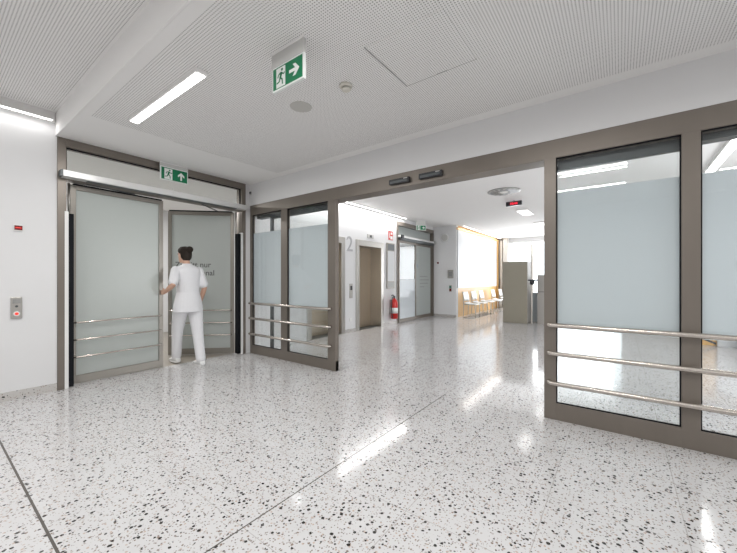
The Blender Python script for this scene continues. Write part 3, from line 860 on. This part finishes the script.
hipR, kneeR, ankR = (.09, 0, .90), (.10, -.07, .49), (.085, -.19, .10)
hipL, kneeL, ankL = (-.09, 0.01, .90), (-.08, .16, .50), (-.055, .25, .11)
shR, elR, wrR = (.170, .02, 1.375), (.225, -.03, 1.12), (.215, .08, .90)
shL, elL, wrL = (-.170, .02, 1.375), (-.265, -.13, 1.17), (-.298, .03, 1.07)

def hand(mb, wrist, fwd, side, down, thumb_side):
    """palm plus four fingers of unequal length and a thumb leaving the side of the palm"""
    w, f, s, d = V(wrist), V(fwd).normalized(), V(side).normalized(), V(down).normalized()
    mb.loft([(w, .024, .017, s, d), (w + f * .03, .034, .017, s, d), (w + f * .075, .038, .015, s, d), (w + f * .09, .035, .012, s, d)], 14)
    for k, (off, L) in enumerate(((-.027, .060), (-.009, .070), (.009, .066), (.026, .052))):
        b = w + f * .083 + s * off * (-thumb_side)
        p1 = b + f * L * .45 + d * L * .08; p2 = p1 + f * L * .30 + d * L * .18; p3 = p2 + f * L * .15 + d * L * .22
        mb.tube([b - f * .01, p1, p2, p3], [.0095, .009, .0083, .0065], 8)
    b = w + f * .03 + s * thumb_side * .026
    p1 = b + f * .025 + s * thumb_side * .024 + d * .006; p2 = p1 + f * .028 + s * thumb_side * .008 + d * .008
    mb.tube([b, p1, p2], [.013, .011, .008], 8)

def face_head(mb, c, yaw):
    R = Matrix.Rotation(yaw, 3, 'Z')
    def T(x, y, z): return V(c) + R @ V((x, y, z))
    ux, uy = R @ V((1, 0, 0)), R @ V((0, 1, 0))
    secs = [(-.115, .030, .030, .045), (-.10, .045, .055, .03), (-.07, .060, .075, .015), (-.03, .070, .088, .003), (.01, .075, .095, -.003),
            (.05, .074, .095, -.006), (.08, .062, .080, -.008), (.10, .042, .055, -.008), (.11, .015, .02, -.008)]
    mb.loft([(T(0, oy, z), a, b, ux, uy) for z, a, b, oy in secs], 20)
    mb.tube([T(0, .088, .012), T(0, .108, -.022), T(0, .098, -.032)], [.009, .013, .009], 8)     # nose
    for s in (-1, 1):
        mb.ball(T(s * .075, -.004, -.005), .03, .35, .6, 1.0, 10, 8)                            # ears
    return T, R

hc, yaw = (-.02, .075, 1.605), math.radians(14)
mb = MB()
# trunk
mb.loft([((0, 0, .84), .13, .095), ((0, 0, .92), .155, .11), ((0, .0, 1.0), .14, .10), ((0, .01, 1.08), .118, .085), ((0, .02, 1.18), .13, .092),
         ((0, .02, 1.28), .15, .10), ((0, .015, 1.37), .155, .085), ((0, .015, 1.42), .10, .06), ((0, .02, 1.45), .055, .05)], 22)
limb(mb, [(0, .015, 1.40), (-.008, .035, 1.47), (-.015, .06, 1.54)], [.055, .05, .05])
T, R = face_head(mb, hc, yaw)
for h_, k_, a_ in ((hipR, kneeR, ankR), (hipL, kneeL, ankL)):
    mid = V(k_).lerp(V(a_), .3) + V((0, -.015, 0))
    limb(mb, [h_, V(h_).lerp(V(k_), .5), k_, mid, a_], [.085, .072, .052, .05, .034])
    limb(mb, [V(a_) + V((0, -.03, -.04)), V(a_) + V((0, .06, -.055)), V(a_) + V((0, .15, -.07))], [.034, .034, .024])
for s_, e_, w_ in ((shR, elR, wrR), (shL, elL, wrL)):
    limb(mb, [s_, V(s_).lerp(V(e_), .5), e_, V(e_).lerp(V(w_), .4), w_], [.042, .043, .037, .036, .024])
hand(mb, wrR, (-.02, .12, -1), (0, 1, .1), (-1, 0, 0), 1)
hand(mb, wrL, (-.12, 1, -.1), (0, .1, 1), (1, .1, 0), 1)
body = mb.build('body', M['skin'], pe, remesh=.007, smooth_it=3)
for s in (-1, 1):
    MB().ball(T(s * .030, .085, .012), .011, u=10, v=8).build('eye', M['eye'], pe)
MB().ball(T(0, .090, -.058), .02, 1.1, .4, .35, 12, 8).build('mouth', M['lip'], pe)
# hair: cap over the back of the head and a bun
mb = MB()
ux, uy = R @ V((1, 0, 0)), R @ V((0, 1, 0))
mb.loft([(T(0, -.045, -.085), .045, .035, ux, uy), (T(0, -.040, -.05), .072, .062, ux, uy), (T(0, -.030, 0), .084, .078, ux, uy), (T(0, -.008, .05), .086, .102, ux, uy),
         (T(0, -.005, .085), .076, .096, ux, uy), (T(0, -.008, .115), .052, .066, ux, uy), (T(0, -.012, .124), .012, .015, ux, uy)], 20)
mb.ball(T(0, -.105, .075), .048, 1.1, .9, 1)
mb.tube([T(0, -.07, .06), T(0, -.1, .073)], [.035, .03], 10)
mb.build('hair', M['hair'], pe, remesh=.006, smooth_it=2)
# tunic with short sleeves
mb = MB()
mb.loft([((.0, .0, .775), .205, .15), ((0, 0, .86), .198, .147), ((0, 0, .95), .182, .137), ((0, .005, 1.06), .155, .118), ((0, .012, 1.16), .160, .120),
         ((0, .02, 1.27), .178, .125), ((0, .015, 1.35), .190, .112), ((0, .015, 1.40), .180, .098), ((0, .015, 1.435), .125, .078), ((-.003, .022, 1.455), .075, .066), ((-.005, .028, 1.475), .062, .058)], 26)
for s_, e_ in ((shR, elR), (shL, elL)):
    e2 = V(s_).lerp(V(e_), .80)
    limb(mb, [V(s_) + V((-.006 if s_[0] > 0 else .006, 0, -.006)), V(s_).lerp(e2, .5), e2], [.066, .062, .066])
mb.build('tunic', M['cloth'], pe, remesh=.008, smooth_it=2)
# trousers
mb = MB()
mb.loft([((0, 0, .80), .165, .115), ((0, 0, .88), .168, .122), ((0, 0, .96), .150, .112)], 22)
for h_, k_, a_ in ((hipR, kneeR, ankR), (hipL, kneeL, ankL)):
    limb(mb, [V(h_) + V((0, 0, -.03)), V(h_).lerp(V(k_), .5), k_, V(k_).lerp(V(a_), .45), V(a_) + V((0, -.005, .0))], [.105, .095, .078, .070, .066])
mb.build('trousers', M['cloth'], pe, remesh=.008, smooth_it=2)
# shoes
for a_ in (ankR, ankL):
    a = V(a_)
    z0 = a.z - .10
    mb = MB()
    mb.loft([(a + V((0, -.075, -.075)), .028, .022, (1, 0, 0), (0, 0, 1)), (a + V((0, -.06, -.06)), .040, .034, (1, 0, 0), (0, 0, 1)), (a + V((0, 0, -.05)), .043, .045, (1, 0, 0), (0, 0, 1)),
             (a + V((0, .07, -.062)), .048, .033, (1, 0, 0), (0, 0, 1)), (a + V((0, .14, -.070)), .047, .026, (1, 0, 0), (0, 0, 1)), (a + V((0, .18, -.075)), .028, .016, (1, 0, 0), (0, 0, 1))], 18)
    sh = mb.build('shoe', M['shoe'], pe, remesh=.006, smooth_it=2)
    MB().loft([(V((a.x, a.y + .052, z0 + .001)), .046, .125), (V((a.x, a.y + .052, z0 + .016)), .048, .127)], 24, 2.4).build('sole', M['white'], sh)
